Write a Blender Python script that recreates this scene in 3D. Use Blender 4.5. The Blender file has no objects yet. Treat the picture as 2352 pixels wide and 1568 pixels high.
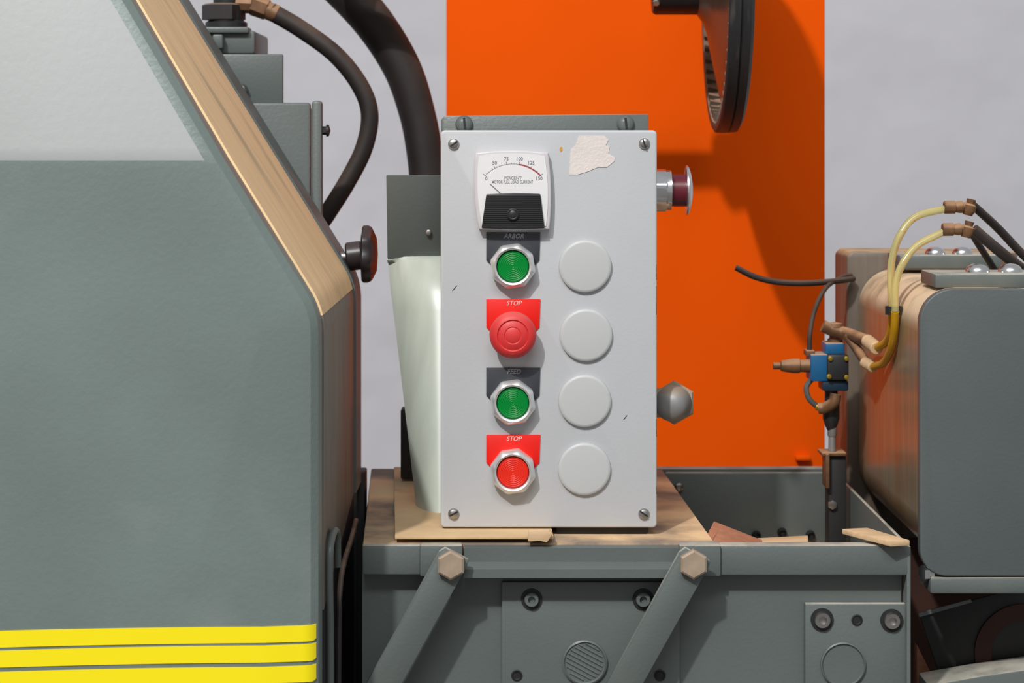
import bpy, bmesh, math, random
from mathutils import Vector, Matrix
random.seed(4)
PI = math.pi
SC = bpy.context.scene
COL = SC.collection

# ------------------------------------------------------------------ camera, world, lights, exposure
F, CX, HY, HC = 4889.0, 1176.0, 340.0, 1.35      # focal length (px), optical axis x, horizon y, eye height (m)
cam = bpy.data.cameras.new('camera'); camo = bpy.data.objects.new('camera', cam); COL.objects.link(camo)
camo.location = (0, 0, HC); camo.rotation_euler = (PI / 2, 0, 0)
cam.sensor_width = 36; cam.lens = F / 2352 * 36; cam.shift_y = -(784 - HY) / 2352
cam.clip_start = 0.05; cam.clip_end = 60
cam.dof.use_dof = True; cam.dof.focus_distance = 2.2; cam.dof.aperture_fstop = 8
SC.camera = camo
SC.view_settings.view_transform = 'Standard'; SC.view_settings.look = 'None'
SC.view_settings.gamma = 1; SC.view_settings.use_curve_mapping = False
SC.view_settings.exposure = -0.06
w = bpy.data.worlds.new('workshop_air'); SC.world = w; w.use_nodes = True
w.node_tree.nodes['Background'].inputs[0].default_value = (0.96, 0.98, 1.0, 1)
w.node_tree.nodes['Background'].inputs[1].default_value = 0.38
def area(name, loc, target, size, power, color=(1, 1, 1), sy=None):
    l = bpy.data.lights.new(name, 'AREA'); l.energy = power; l.color = color
    if sy: l.shape = 'RECTANGLE'; l.size = size; l.size_y = sy
    else: l.shape = 'DISK'; l.size = size
    o = bpy.data.objects.new(name, l); COL.objects.link(o); o.location = loc
    o.rotation_euler = (Vector(target) - Vector(loc)).to_track_quat('-Z', 'Y').to_euler()
    return o
area('work_lamp', (-2.25, -3.2, 6.5), (0.05, 2.3, 1.2), 0.26, 430, (1.0, 0.98, 0.96))
area('ceiling_light', (-0.3, -1.4, 4.9), (-0.3, -1.0, 0), 3.2, 150, (0.95, 0.98, 1.0), 1.2)

# ------------------------------------------------------------------ helpers
def lin(c):
    c = c / 255
    return c / 12.92 if c <= 0.04045 else ((c + 0.055) / 1.055) ** 2.4
def rgb(r, g, b, k=1.0): return (lin(r) * k, lin(g) * k, lin(b) * k)
def P(px, py, d): return Vector(((px - CX) * d / F, d, HC + (HY - py) * d / F))
def X(px, d): return (px - CX) * d / F
def Z(py, d): return HC + (HY - py) * d / F
def L(n, d=2.2): return n * d / F                       # a length of n picture units at distance d

ORG = {}
def tag(o, label, cat, group=None):
    o['label'] = label; o['category'] = cat
    if group: o['group'] = group
    return o
def thing(name, loc, label, cat, group=None):
    o = bpy.data.objects.new(name, None); COL.objects.link(o); o.location = loc
    o.empty_display_size = 0.05; ORG[o.name] = Vector(loc)
    return tag(o, label, cat, group)
def obj(name, bm, mat, parent=None, smooth=35, label=None, kind=None):
    bmesh.ops.recalc_face_normals(bm, faces=bm.faces[:])
    me = bpy.data.meshes.new(name); bm.to_mesh(me); bm.free()
    return meshobj(name, me, mat, parent, smooth, label, kind)
def meshobj(name, me, mat, parent=None, smooth=35, label=None, kind=None):
    vs = [v.co for v in me.vertices]
    lo = Vector([min(v[i] for v in vs) for i in range(3)]); hi = Vector([max(v[i] for v in vs) for i in range(3)])
    c = (lo + hi) / 2
    if parent is None: c.z = lo.z
    me.transform(Matrix.Translation(-c))
    if smooth:
        me.polygons.foreach_set('use_smooth', [True] * len(me.polygons))
        if smooth != 22:                                 # large flat faces stay flat beside their small bevels
            tot = sum(p.area for p in me.polygons)
            for p in me.polygons:
                if p.area > 0.08 * tot: p.use_smooth = False
        me.set_sharp_from_angle(angle=math.radians(smooth))
    if not me.materials: me.materials.append(mat)
    o = bpy.data.objects.new(name, me); COL.objects.link(o); ORG[o.name] = c.copy()
    if parent: o.parent = parent; o.location = c - ORG[parent.name]
    else: o.location = c
    if label: o['label'] = label
    if kind: o['kind'] = kind
    return o
def copy_part(src, parent, at):                        # same mesh, at a world position
    o = src.copy(); COL.objects.link(o); o.parent = parent
    ORG[o.name] = Vector(at); o.location = Vector(at) - ORG[parent.name]
    return o
def bevel(bm, off, seg=2, ang=25, edges=None):
    if edges is None:
        edges = [e for e in bm.edges if len(e.link_faces) == 2 and e.calc_face_angle(0) > math.radians(ang)]
    bmesh.ops.bevel(bm, geom=edges, offset=off, segments=seg, profile=0.5, affect='EDGES', clamp_overlap=True)
def hexa(c8, bev=0, seg=2):
    bm = bmesh.new(); v = [bm.verts.new(c) for c in c8]
    for f in ((0, 1, 2, 3), (7, 6, 5, 4), (0, 4, 5, 1), (1, 5, 6, 2), (2, 6, 7, 3), (3, 7, 4, 0)): bm.faces.new([v[i] for i in f])
    bmesh.ops.recalc_face_normals(bm, faces=bm.faces[:])
    if bev: bevel(bm, bev, seg)
    return bm
def box(x0, x1, y0, y1, z0, z1, bev=0, seg=2):
    return hexa([(x0, y0, z0), (x1, y0, z0), (x1, y0, z1), (x0, y0, z1), (x0, y1, z0), (x1, y1, z0), (x1, y1, z1), (x0, y1, z1)], bev, seg)
def pbox(px0, px1, py0, py1, d0, d1, bev=0, seg=2):     # front face given in picture units at distance d0
    return box(X(px0, d0), X(px1, d0), d0, d1, Z(py1, d0), Z(py0, d0), bev, seg)
def xz(pts, d): return [(X(a, d), Z(b, d)) for a, b in pts]
def prism(pts, y0, y1, bev=0, seg=2, ang=25, front_only=False):
    bm = bmesh.new()
    a = [bm.verts.new((x, y0, z)) for x, z in pts]; b = [bm.verts.new((x, y1, z)) for x, z in pts]
    fa = bm.faces.new(a); bm.faces.new(b[::-1]); n = len(pts)
    for i in range(n): bm.faces.new((a[i], b[i], b[(i + 1) % n], a[(i + 1) % n]))
    bmesh.ops.recalc_face_normals(bm, faces=bm.faces[:])
    if bev:
        if front_only: bevel(bm, bev, seg, edges=list(fa.edges))
        else: bevel(bm, bev, seg, ang)
    return bm
def rounded(x0, x1, z0, z1, r, n=8):                    # r = (bl, br, tr, tl)
    out = []
    for (cx, cz, a0, rr) in ((x0 + r[0], z0 + r[0], PI, r[0]), (x1 - r[1], z0 + r[1], 1.5 * PI, r[1]), (x1 - r[2], z1 - r[2], 0, r[2]), (x0 + r[3], z1 - r[3], PI / 2, r[3])):
        for i in range(n + 1):
            a = a0 + i / n * PI / 2; out.append((cx + rr * math.cos(a), cz + rr * math.sin(a)))
    return out
def frame(axis):
    a = Vector(axis).normalized(); u = Vector((0, 0, 1)) if abs(a.z) < 0.9 else Vector((1, 0, 0))
    u = (u - a * u.dot(a)).normalized(); return a, u, a.cross(u)
def lathe(o, axis, prof, seg=32, rf=None, bm=None, caps=True):  # prof: (distance along axis, radius); rf(angle, k) scales the radius
    bm = bm or bmesh.new(); a, u, v = frame(axis); o = Vector(o); rings = []
    for k, (t, r) in enumerate(prof):
        if r < 1e-7: rings.append([bm.verts.new(o + a * t)]); continue
        rings.append([bm.verts.new(o + a * t + (u * math.cos(q) + v * math.sin(q)) * r * (rf(q, k) if rf else 1)) for q in [2 * PI * i / seg for i in range(seg)]])
    for A, B in zip(rings, rings[1:]):
        for i in range(seg):
            j = (i + 1) % seg
            if len(A) == 1 and len(B) == 1: break
            if len(A) == 1: bm.faces.new((A[0], B[i], B[j]))
            elif len(B) == 1: bm.faces.new((A[i], B[0], A[j]))
            else: bm.faces.new((A[i], B[i], B[j], A[j]))
    if caps:
        if len(rings[0]) > 1: bm.faces.new(rings[0])
        if len(rings[-1]) > 1: bm.faces.new(rings[-1])
    return bm
def cyl(p, q, r, seg=20, r2=None, bm=None, ch=0):
    p = Vector(p); q = Vector(q); h = (q - p).length; r2 = r if r2 is None else r2
    pr = [(0, r), (h, r2)] if not ch else [(0, r - ch), (ch, r), (h - ch, r2), (h, r2 - ch)]
    return lathe(p, q - p, pr, seg, bm=bm)
def spline(pts, n=8):
    p = [Vector(a) for a in pts]; p = [p[0] * 2 - p[1]] + p + [p[-1] * 2 - p[-2]]; out = []
    for i in range(1, len(p) - 2):
        for k in range(n):
            t = k / n
            out.append(0.5 * (2 * p[i] + (p[i + 1] - p[i - 1]) * t + (2 * p[i - 1] - 5 * p[i] + 4 * p[i + 1] - p[i + 2]) * t * t + (3 * p[i] - p[i - 1] - 3 * p[i + 1] + p[i + 2]) * t ** 3))
    return out + [p[-2]]
def tube(pts, r, seg=12, n=8, bm=None, rfun=None):
    c = spline(pts, n); bm = bm or bmesh.new(); rings = []; u = None
    for i, q in enumerate(c):
        t = (c[min(i + 1, len(c) - 1)] - c[max(i - 1, 0)]).normalized()
        if u is None: _, u, _ = frame(t)
        u = (u - t * u.dot(t)).normalized(); v = t.cross(u)
        rr = r * (rfun(i / (len(c) - 1)) if rfun else 1)
        rings.append([bm.verts.new(q + (u * math.cos(2 * PI * k / seg) + v * math.sin(2 * PI * k / seg)) * rr) for k in range(seg)])
    for A, B in zip(rings, rings[1:]):
        for i in range(seg): bm.faces.new((A[i], A[(i + 1) % seg], B[(i + 1) % seg], B[i]))
    bm.faces.new(rings[0]); bm.faces.new(rings[-1])
    return bm
def text(s, px, py, d, h, mat, parent, wide=1.0, name='lettering', slant=0.0):   # centred flat print facing the viewer, h = size in picture units
    cu = bpy.data.curves.new('t', 'FONT'); cu.body = s; cu.size = L(h, d); cu.align_x = 'CENTER'; cu.align_y = 'CENTER'
    cu.extrude = 0.00005; cu.resolution_u = 3; cu.offset = L(h, d) * 0.012; cu.shear = slant
    t = bpy.data.objects.new('t', cu); COL.objects.link(t); dg = bpy.context.evaluated_depsgraph_get()
    me = bpy.data.meshes.new_from_object(t.evaluated_get(dg)); bpy.data.objects.remove(t); bpy.data.curves.remove(cu)
    me.transform(Matrix.Translation(P(px, py, d)) @ Matrix.Rotation(PI / 2, 4, 'X') @ Matrix.Diagonal((wide, 1, 1, 1)))
    me.materials.clear(); me.name = name
    return meshobj(name, me, mat, parent, smooth=0)

# ------------------------------------------------------------------ materials
def mat(name, c, rough=0.5, var=0.08, vscale=14, metal=0.0, bump=0.0, bscale=200, spec=0.5, dust=0.0, dcol=None, dlo=0.35, dhi=0.9, spots=None, coat=0.0, trans=0.0, stretch=None, bdist=0.002):
    m = bpy.data.materials.new(name); m.use_nodes = True; nt = m.node_tree; N = nt.nodes; K = nt.links
    b = N['Principled BSDF']; b.inputs['Roughness'].default_value = rough; b.inputs['Metallic'].default_value = metal
    b.inputs['Specular IOR Level'].default_value = spec; b.inputs['Coat Weight'].default_value = coat
    b.inputs['Transmission Weight'].default_value = trans
    tc = N.new('ShaderNodeTexCoord'); vec = tc.outputs['Object']
    if stretch:
        mp = N.new('ShaderNodeMapping'); mp.inputs['Scale'].default_value = stretch[:3]
        if len(stretch) > 3: mp.inputs['Rotation'].default_value = stretch[3:]
        K.new(vec, mp.inputs[0]); vec = mp.outputs[0]
    nz = N.new('ShaderNodeTexNoise'); nz.inputs['Scale'].default_value = vscale; nz.inputs['Detail'].default_value = 5; K.new(vec, nz.inputs['Vector'])
    mx = N.new('ShaderNodeMix'); mx.data_type = 'RGBA'
    mr = N.new('ShaderNodeMapRange'); mr.inputs[1].default_value = 0.3; mr.inputs[2].default_value = 0.7; K.new(nz.outputs[0], mr.inputs[0])
    K.new(mr.outputs[0], mx.inputs[0])
    mx.inputs[6].default_value = (*[x * (1 - var) for x in c], 1); mx.inputs[7].default_value = (*[min(1, x * (1 + var)) for x in c], 1)
    out = mx.outputs[2]; ro = None
    if spots:                                            # (colour, threshold, scale): irregular marks with their own shape
        n2 = N.new('ShaderNodeTexNoise'); n2.inputs['Scale'].default_value = spots[2]; n2.inputs['Detail'].default_value = 6; K.new(vec, n2.inputs['Vector'])
        r2 = N.new('ShaderNodeMapRange'); r2.inputs[1].default_value = spots[1]; r2.inputs[2].default_value = spots[1] + (spots[3] if len(spots) > 3 else 0.06); K.new(n2.outputs[0], r2.inputs[0])
        m2 = N.new('ShaderNodeMix'); m2.data_type = 'RGBA'; K.new(r2.outputs[0], m2.inputs[0]); K.new(out, m2.inputs[6]); m2.inputs[7].default_value = (*spots[0], 1); out = m2.outputs[2]
    if dust:                                             # sawdust lying on upward faces
        ge = N.new('ShaderNodeNewGeometry'); sx = N.new('ShaderNodeSeparateXYZ'); K.new(ge.outputs['Normal'], sx.inputs[0])
        r3 = N.new('ShaderNodeMapRange'); r3.inputs[1].default_value = dlo; r3.inputs[2].default_value = dhi; r3.inputs[4].default_value = dust; K.new(sx.outputs[2], r3.inputs[0])
        n3 = N.new('ShaderNodeTexNoise'); n3.inputs['Scale'].default_value = 25; n3.inputs['Detail'].default_value = 6; K.new(tc.outputs['Object'], n3.inputs['Vector'])
        r4 = N.new('ShaderNodeMapRange'); r4.inputs[1].default_value = 0.3; r4.inputs[2].default_value = 0.55; r4.inputs[3].default_value = 0.35; K.new(n3.outputs[0], r4.inputs[0])
        mu = N.new('ShaderNodeMath'); mu.operation = 'MULTIPLY'; K.new(r3.outputs[0], mu.inputs[0]); K.new(r4.outputs[0], mu.inputs[1])
        m3 = N.new('ShaderNodeMix'); m3.data_type = 'RGBA'; K.new(mu.outputs[0], m3.inputs[0]); K.new(out, m3.inputs[6]); m3.inputs[7].default_value = (*(dcol or SAW), 1); out = m3.outputs[2]
        m4 = N.new('ShaderNodeMix'); K.new(mu.outputs[0], m4.inputs[0]); m4.inputs[2].default_value = rough; m4.inputs[3].default_value = 0.9; K.new(m4.outputs[0], b.inputs['Roughness'])
    K.new(out, b.inputs['Base Color'])
    if bump:
        n4 = N.new('ShaderNodeTexNoise'); n4.inputs['Scale'].default_value = bscale; n4.inputs['Detail'].default_value = 3; K.new(vec, n4.inputs['Vector'])
        bp = N.new('ShaderNodeBump'); bp.inputs['Strength'].default_value = bump; bp.inputs['Distance'].default_value = bdist; K.new(n4.outputs[0], bp.inputs['Height']); K.new(bp.outputs[0], b.inputs['Normal'])
    return m
SAW = rgb(205, 172, 130)
M = {}
GREY = rgb(95, 102, 99)
M['paint'] = mat('grey_green_enamel', GREY, 0.42, 0.07, 9, bump=0.12, bscale=260, dust=0.8, dcol=rgb(196, 188, 172), spots=(rgb(120, 120, 112), 0.62, 7, 0.2))  # pale dust colour on top faces also paints in the bright rim highlights
M['paint_clean'] = mat('grey_green_enamel_clean', GREY, 0.42, 0.06, 9, bump=0.1, bscale=260)
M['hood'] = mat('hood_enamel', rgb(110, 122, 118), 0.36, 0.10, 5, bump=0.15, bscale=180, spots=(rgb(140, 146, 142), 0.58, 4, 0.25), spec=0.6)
M['hood_up'] = mat('hood_enamel_sheen_tint', rgb(150, 153, 151), 0.44, 0.03, 6, bump=0.06, bscale=120, spots=(rgb(144, 148, 147), 0.6, 5, 0.2), spec=0.6)  # lighter base colour stands in for the sheen on the leaning upper panel
M['hood_side'] = mat('hood_dusty_side', rgb(112, 106, 98), 0.5, 0.25, 12, bump=0.1, bscale=200, spots=(rgb(125, 92, 66), 0.55, 6, 0.2), stretch=(6, 6, 0.6))
M['cover'] = mat('dark_grey_green_enamel', rgb(88, 95, 94), 0.45, 0.06, 9, bump=0.1, bscale=260)
M['sheet'] = mat('sheet_steel_sheen_tint', rgb(186, 194, 182), 0.36, 0.08, 6, spec=0.7, stretch=(8, 8, 0.7), bump=0.03)  # pale base colour puts the overhead reflection into the grey-green sheet
M['wall'] = mat('pale_grey_wall', rgb(212, 212, 217), 0.85, 0.05, 1.5, bump=0.6, bscale=2.2, bdist=0.06)
M['floor'] = mat('concrete_floor', rgb(95, 92, 88), 0.8, 0.15, 4, bump=0.2)
M['orange'] = mat('orange_paint', rgb(238, 86, 0), 0.8, 0.04, 3, bump=0.04, spec=0.08)
M['box'] = mat('light_grey_panel', rgb(190, 191, 193), 0.5, 0.025, 9, bump=0.06, bscale=300, spots=(rgb(160, 162, 165), 0.66, 9, 0.15))
M['plug'] = mat('grey_plastic_plug', rgb(190, 191, 190), 0.45, 0.02, 12)
M['yellow'] = mat('yellow_tape', rgb(255, 232, 0), 0.5, 0.02, 6)
M['saw'] = mat('sawdust', rgb(208, 174, 130), 0.95, 0.12, 30, bump=0.4, bscale=300)
M['chrome'] = mat('chrome', (0.75, 0.75, 0.76), 0.25, 0.03, 20, metal=1.0)
M['steel'] = mat('screw_steel', (0.42, 0.40, 0.38), 0.35, 0.15, 60, metal=1.0)
M['ring'] = mat('satin_aluminium', (0.80, 0.80, 0.80), 0.42, 0.03, 30, metal=0.7)
M['green'] = mat('green_button', rgb(0, 132, 52), 0.4, 0.05, 60, spec=0.2)
M['red'] = mat('red_button', rgb(232, 48, 32), 0.4, 0.05, 60, spec=0.2)
M['mush'] = mat('red_mushroom', rgb(215, 52, 52), 0.5, 0.06, 40, dust=0.25, dcol=rgb(225, 150, 140))
M['red_plate'] = mat('red_legend', rgb(236, 22, 6), 0.45, 0.02, 40)
M['dark_plate'] = mat('charcoal_legend', rgb(58, 60, 66), 0.45, 0.05, 40)
M['white'] = mat('white_print', rgb(228, 226, 226), 0.6, 0.01, 40)
M['pink_print'] = mat('worn_white_print', rgb(240, 190, 180), 0.6, 0.01, 40)
M['grey_print'] = mat('worn_grey_print', rgb(150, 150, 156), 0.6, 0.01, 40)
M['ink'] = mat('grey_ink', rgb(120, 118, 124), 0.6, 0.01, 40)
M['red_ink'] = mat('red_ink', rgb(205, 120, 125), 0.6, 0.01, 40)
M['bezel'] = mat('clear_plastic_bezel', rgb(205, 200, 202), 0.25, 0.02, 40)
M['black'] = mat('black_plastic', rgb(38, 38, 40), 0.45, 0.1, 50)
M['black_dust'] = mat('dusty_black', rgb(42, 36, 36), 0.5, 0.15, 40, dust=0.7, dcol=rgb(150, 125, 105), dlo=0.2, dhi=1.0)
M['knob'] = mat('knob_plastic', rgb(40, 34, 36), 0.35, 0.1, 30, dust=0.3, dcol=rgb(120, 100, 96))
M['dark'] = mat('dark_steel', rgb(30, 29, 29), 0.6, 0.2, 12)
M['paper'] = mat('torn_paper', rgb(222, 212, 206), 0.9, 0.05, 50, bump=0.3, bscale=300)
M['hose'] = mat('dusty_rubber_hose', rgb(38, 31, 29), 0.6, 0.2, 20, dust=0.9, dcol=rgb(108, 84, 68), dlo=0.0, dhi=1.0)
M['maroon'] = mat('dark_red_plastic', rgb(96, 26, 38), 0.35, 0.1, 40)
M['cast'] = mat('cast_zinc', rgb(140, 138, 136), 0.5, 0.15, 30, metal=0.4, dust=0.5)
M['bolt'] = mat('dusty_bolt', rgb(168, 148, 128), 0.6, 0.15, 60, metal=0.2)
M['brass'] = mat('dusty_brass', rgb(112, 80, 54), 0.5, 0.35, 60, metal=0.25, dust=0.8, dcol=rgb(206, 160, 120), dlo=0.15, dhi=0.95)
M['yellow_brass'] = mat('brass', rgb(176, 146, 50), 0.35, 0.1, 50, metal=0.7)
M['tube'] = mat('clear_yellow_tube', rgb(238, 226, 158), 0.15, 0.12, 20, trans=0.6, spec=0.7)
M['tube_old'] = mat('amber_yellow_tube', rgb(214, 160, 20), 0.22, 0.15, 20, trans=0.2, spec=0.6)
M['blue'] = mat('blue_valve_paint', rgb(22, 92, 138), 0.4, 0.1, 40, dust=0.9, dcol=rgb(200, 165, 135))
M['wheel'] = mat('black_rubber', rgb(40, 40, 42), 0.5, 0.25, 12, spots=(rgb(78, 72, 66), 0.6, 9, 0.2), stretch=(14, 2, 2))
M['wheel_in'] = mat('reflection_tinted_web', rgb(84, 62, 48), 0.3, 0.2, 20, dust=0.6)  # brown base stands in for the orange reflection seen in the web
M['liner'] = mat('dusty_wheel_liner', rgb(92, 80, 70), 0.7, 0.3, 30, dust=1.0, dcol=rgb(176, 140, 112), dlo=0.1, dhi=0.8)
M['wood'] = mat('pale_wood', rgb(214, 180, 140), 0.7, 0.12, 6, stretch=(3, 30, 30))
M['wood_red'] = mat('red_brown_wood', rgb(170, 112, 84), 0.7, 0.15, 6, stretch=(3, 30, 30))
M['side'] = mat('housing_glossy_side', rgb(138, 124, 98), 0.24, 0.15, 8, dust=1.0, dcol=rgb(228, 198, 162), dlo=0.02, dhi=0.4, stretch=(8, 8, 1), spots=(rgb(146, 108, 74), 0.55, 5, 0.2))
M['end'] = mat('housing_end_dusty', rgb(106, 94, 82), 0.45, 0.25, 7, dust=0.9, stretch=(8, 8, 1), spots=(rgb(112, 74, 52), 0.52, 4, 0.15))
M['rust'] = mat('rusty_brown', rgb(58, 30, 20), 0.8, 0.4, 9)
M['bench_top'] = mat('dusty_bench_top', rgb(128, 112, 98), 0.75, 0.25, 10, spots=(rgb(232, 194, 148), 0.43, 6, 0.15), bump=0.3)
M['glass_rim'] = M['bezel']

# ------------------------------------------------------------------ setting
def struct(o): o['kind'] = 'structure'; return o
bz = Z(1250, 2.15)                                       # bench top height (about 0.95 m)
struct(obj('floor', box(-4, 4, -4, 5.0, -0.1, 0), M['floor'], smooth=0))
bm = bmesh.new(); nx, nz_ = 60, 36
grid = [[bm.verts.new((-3 + 6 * i / nx, 5.0 + 0.004 * math.sin(i * 0.9 + 0.5 * j) * math.sin(j * 0.37 + 0.2 * i), 3.6 * j / nz_)) for i in range(nx + 1)] for j in range(nz_ + 1)]
for j in range(nz_):
    for i in range(nx): bm.faces.new((grid[j][i], grid[j][i + 1], grid[j + 1][i + 1], grid[j + 1][i]))
struct(obj('wall_back', bm, M['wall']))

# orange column standing behind the bench
t = thing('orange_column', (X(1460, 2.93), 2.98, 0), 'flat orange painted column panel standing behind the bench', 'column')
obj('panel', box(X(1025, 2.93), X(1895, 2.93), 2.93, 3.03, 0, 1.95, 0.002), M['orange'], t)
obj('latch', pbox(1828, 1862, 1046, 1058, 2.918, 2.93, 0.002), M['orange'], t)

# ------------------------------------------------------------------ left machine hood
D0, D1 = 2.0, 2.478
hood = thing('machine_hood', (X(400, D0), 2.2, 0), 'large grey-green machine hood with sloping dusty edge and yellow stripes', 'machine hood')
tb = 0.06                                                # the upper panel leans back by this much at its top
x735, zc = X(735, D0), Z(715, D0)
sl = (x735 - X(293, D0)) / (zc - Z(0, D0))
def slope_x(z): return x735 + (z - zc) * sl
th = math.atan2(-sl, 1.0)                                # lean of the sloping edge from the vertical
rc = 0.075; tl = rc * math.tan(th / 2)                   # rounded shoulder between the upright and the slope
arc = []
for k in range(9):
    a = th * k / 8; arc.append((x735 - rc + rc * math.cos(a), zc - tl + rc * math.sin(a)))
zb_ = Z(368, D0); zt_ = Z(-260, D0 + tb)
prof = [(x735, 0.0)] + arc + [(slope_x(zb_), zb_), (slope_x(zt_), zt_)]
xl = X(-260, D0)
f = [Vector((xl, D0 + tb, zt_)), Vector((xl, D0, zb_)), Vector((xl, D0, 0))] + [Vector((x, D0, z)) for x, z in prof[:-1]] + [Vector((prof[-1][0], D0 + tb, zt_))]
bm = bmesh.new(); n = len(f)
fv = [bm.verts.new(p) for p in f]; rv = [bm.verts.new((p.x, D1, p.z)) for p in f]
bm.faces.new(fv[1:n - 1]); bm.faces.new((fv[0], fv[1], fv[n - 2], fv[n - 1])); bm.faces.new(rv[::-1])
for i in range(n): bm.faces.new((fv[i], rv[i], rv[(i + 1) % n], fv[(i + 1) % n]))
bmesh.ops.recalc_face_normals(bm, faces=bm.faces[:])
chain = set(fv[3:])
be = [e for e in bm.edges if e.verts[0] in chain and e.verts[1] in chain]
bevel(bm, 0.018, 3, edges=be)
bevel(bm, 0.013, 4, edges=[e for e in bm.edges if len(e.link_faces) == 2 and all(abs(v.co.z - zb_) < 0.004 and v.co.y < D0 + 0.004 for v in e.verts) and e.calc_length() > 0.15])
bmesh.ops.recalc_face_normals(bm, faces=bm.faces[:]); bm.faces.ensure_lookup_table()
big = [f_ for f_ in bm.faces if f_.normal.y < -0.99 and f_.calc_area() > 0.1]
bmesh.ops.inset_region(bm, faces=big, thickness=0.035, depth=0.0045, use_even_offset=True)
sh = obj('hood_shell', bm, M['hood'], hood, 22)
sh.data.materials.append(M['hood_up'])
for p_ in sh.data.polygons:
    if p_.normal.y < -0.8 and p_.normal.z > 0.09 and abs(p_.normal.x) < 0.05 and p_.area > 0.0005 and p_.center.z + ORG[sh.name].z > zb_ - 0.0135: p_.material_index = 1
# skins following the hood outline: brown dusty side, sawdust on the slope, rear rim
def ribbon(pts, d0, d1, out, inn=-0.004):
    bm = bmesh.new(); rows = []; m_ = len(pts)
    for k, (x, z) in enumerate(pts):
        p, q = pts[max(k - 1, 0)], pts[min(k + 1, m_ - 1)]; t_ = Vector((q[0] - p[0], 0, q[1] - p[1])).normalized(); nn = Vector((t_.z, 0, -t_.x))
        r_ = []; da_ = d0(z) if callable(d0) else d0
        for dd_, o_ in ((da_, inn), (da_, out), (d1, out), (d1, inn)): v_ = Vector((x, dd_, z)) + nn * o_; r_.append(bm.verts.new((v_.x, dd_, v_.z)))
        rows.append(r_)
    for A, B in zip(rows, rows[1:]):
        for i in range(4): bm.faces.new((A[i], A[(i + 1) % 4], B[(i + 1) % 4], B[i]))
    bm.faces.new(rows[0]); bm.faces.new(rows[-1]); bmesh.ops.recalc_face_normals(bm, faces=bm.faces[:])
    return bm
def front_d(z): return D0 + 0.024 + max(0, z - zb_) / (zt_ - zb_) * tb
zmid = arc[3][1]
da, db = D0 + 0.024, D1 - 0.07
def skin(za0, za1, zb0, zb1, d0, d1):
    x = x735; return hexa([(x + 0.0015, d0, za0), (x + 0.0015, d1, za1), (x + 0.0015, d1, zb1), (x + 0.0015, d0, zb0), (x - 0.004, d0, za0), (x - 0.004, d1, za1), (x - 0.004, d1, zb1), (x - 0.004, d0, zb0)])
obj('dusty_side_skin', skin(Z(1400, da), Z(1130, db), arc[0][1], arc[0][1], da, db), M['hood_side'], hood)
obj('shoulder_skin', ribbon(arc[:4], da, db, 0.0015), M['hood_side'], hood)
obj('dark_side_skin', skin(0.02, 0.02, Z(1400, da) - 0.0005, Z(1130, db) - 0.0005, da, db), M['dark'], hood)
m = mat('sawdust_streaked', rgb(244, 208, 160), 0.95, 0.08, 6, bump=0.2, bscale=200, spots=(rgb(150, 138, 116), 0.54, 2.0, 0.2), stretch=(1.3, 8, 1.3))
obj('sawdust_layer', ribbon(arc[3:] + prof[-2:], front_d, D1 - 0.075, 0.0022), m, hood, kind='stuff', label='streaky tan sawdust on the sloping edge')
obj('rear_rim', ribbon([(x735, Z(1110, D1))] + arc + prof[-2:], D1 - 0.068, D1 + 0.012, 0.004), M['paint_clean'], hood)
# yellow stripes: thin strips with a slight bow
for (yl0, yl1, yr0, yr1) in ((1446, 1485, 1436, 1473), (1493, 1531, 1479, 1518), (1541, 1580, 1528, 1566)):
    n = 14; top = []; bot = []
    for i in range(n + 1):
        s = i / n; x = -200 + s * (725 + 200); q = 1 - (1 - s) ** 2
        top.append((x, yl0 + 6 + (yr0 - yl0 - 6) * q)); bot.append((x, yl1 + 6 + (yr1 - yl1 - 6) * q - (6 if i == n else 0)))
    bot.insert(-1, (717, yr1))
    pts = [(X(a, 1.999), Z(b, 1.999)) for a, b in top + bot[::-1]]
    # the ends wrap round the bevelled edge, so follow its depth
    bm = bmesh.new()
    def dep(x):
        e = X(735, D0) - 0.018
        if x <= e: return D0 - 0.0045 * min(1.0, (e - x) / 0.035)
        q = min(1.0, (x - e) / 0.018); return D0 + 0.018 * (1 - math.sqrt(max(0, 1 - q * q)))
    ext = []
    for s in range(0, 34):
        a = -200 + s * (690 + 200) / 27 if s <= 27 else 690 + (s - 27) * 35 / 6
        q = (a + 200) / 925; q = 1 - (1 - q) ** 2
        y0 = yl0 + 6 + (yr0 - yl0 - 6) * q; y1 = yl1 + 6 + (yr1 - yl1 - 6) * q - (5 if s == 33 else 0)
        ext.append((a, y0, y1))
    rows = []
    for a, y0, y1 in ext:
        x = X(a, D0); d = dep(x)
        rows.append([bm.verts.new(v) for v in ((x, d - 0.0008, Z(y0, D0)), (x, d - 0.0008, Z(y1, D0)), (x, d + 0.0015, Z(y1, D0)), (x, d + 0.0015, Z(y0, D0)))])
    for A, B in zip(rows, rows[1:]):
        for i in range(4): bm.faces.new((A[i], B[i], B[(i + 1) % 4], A[(i + 1) % 4]))
    bm.faces.new(rows[0]); bm.faces.new(rows[-1])
    obj('yellow_stripe', bm, M['yellow'], hood, label='bright yellow stripe')
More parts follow.
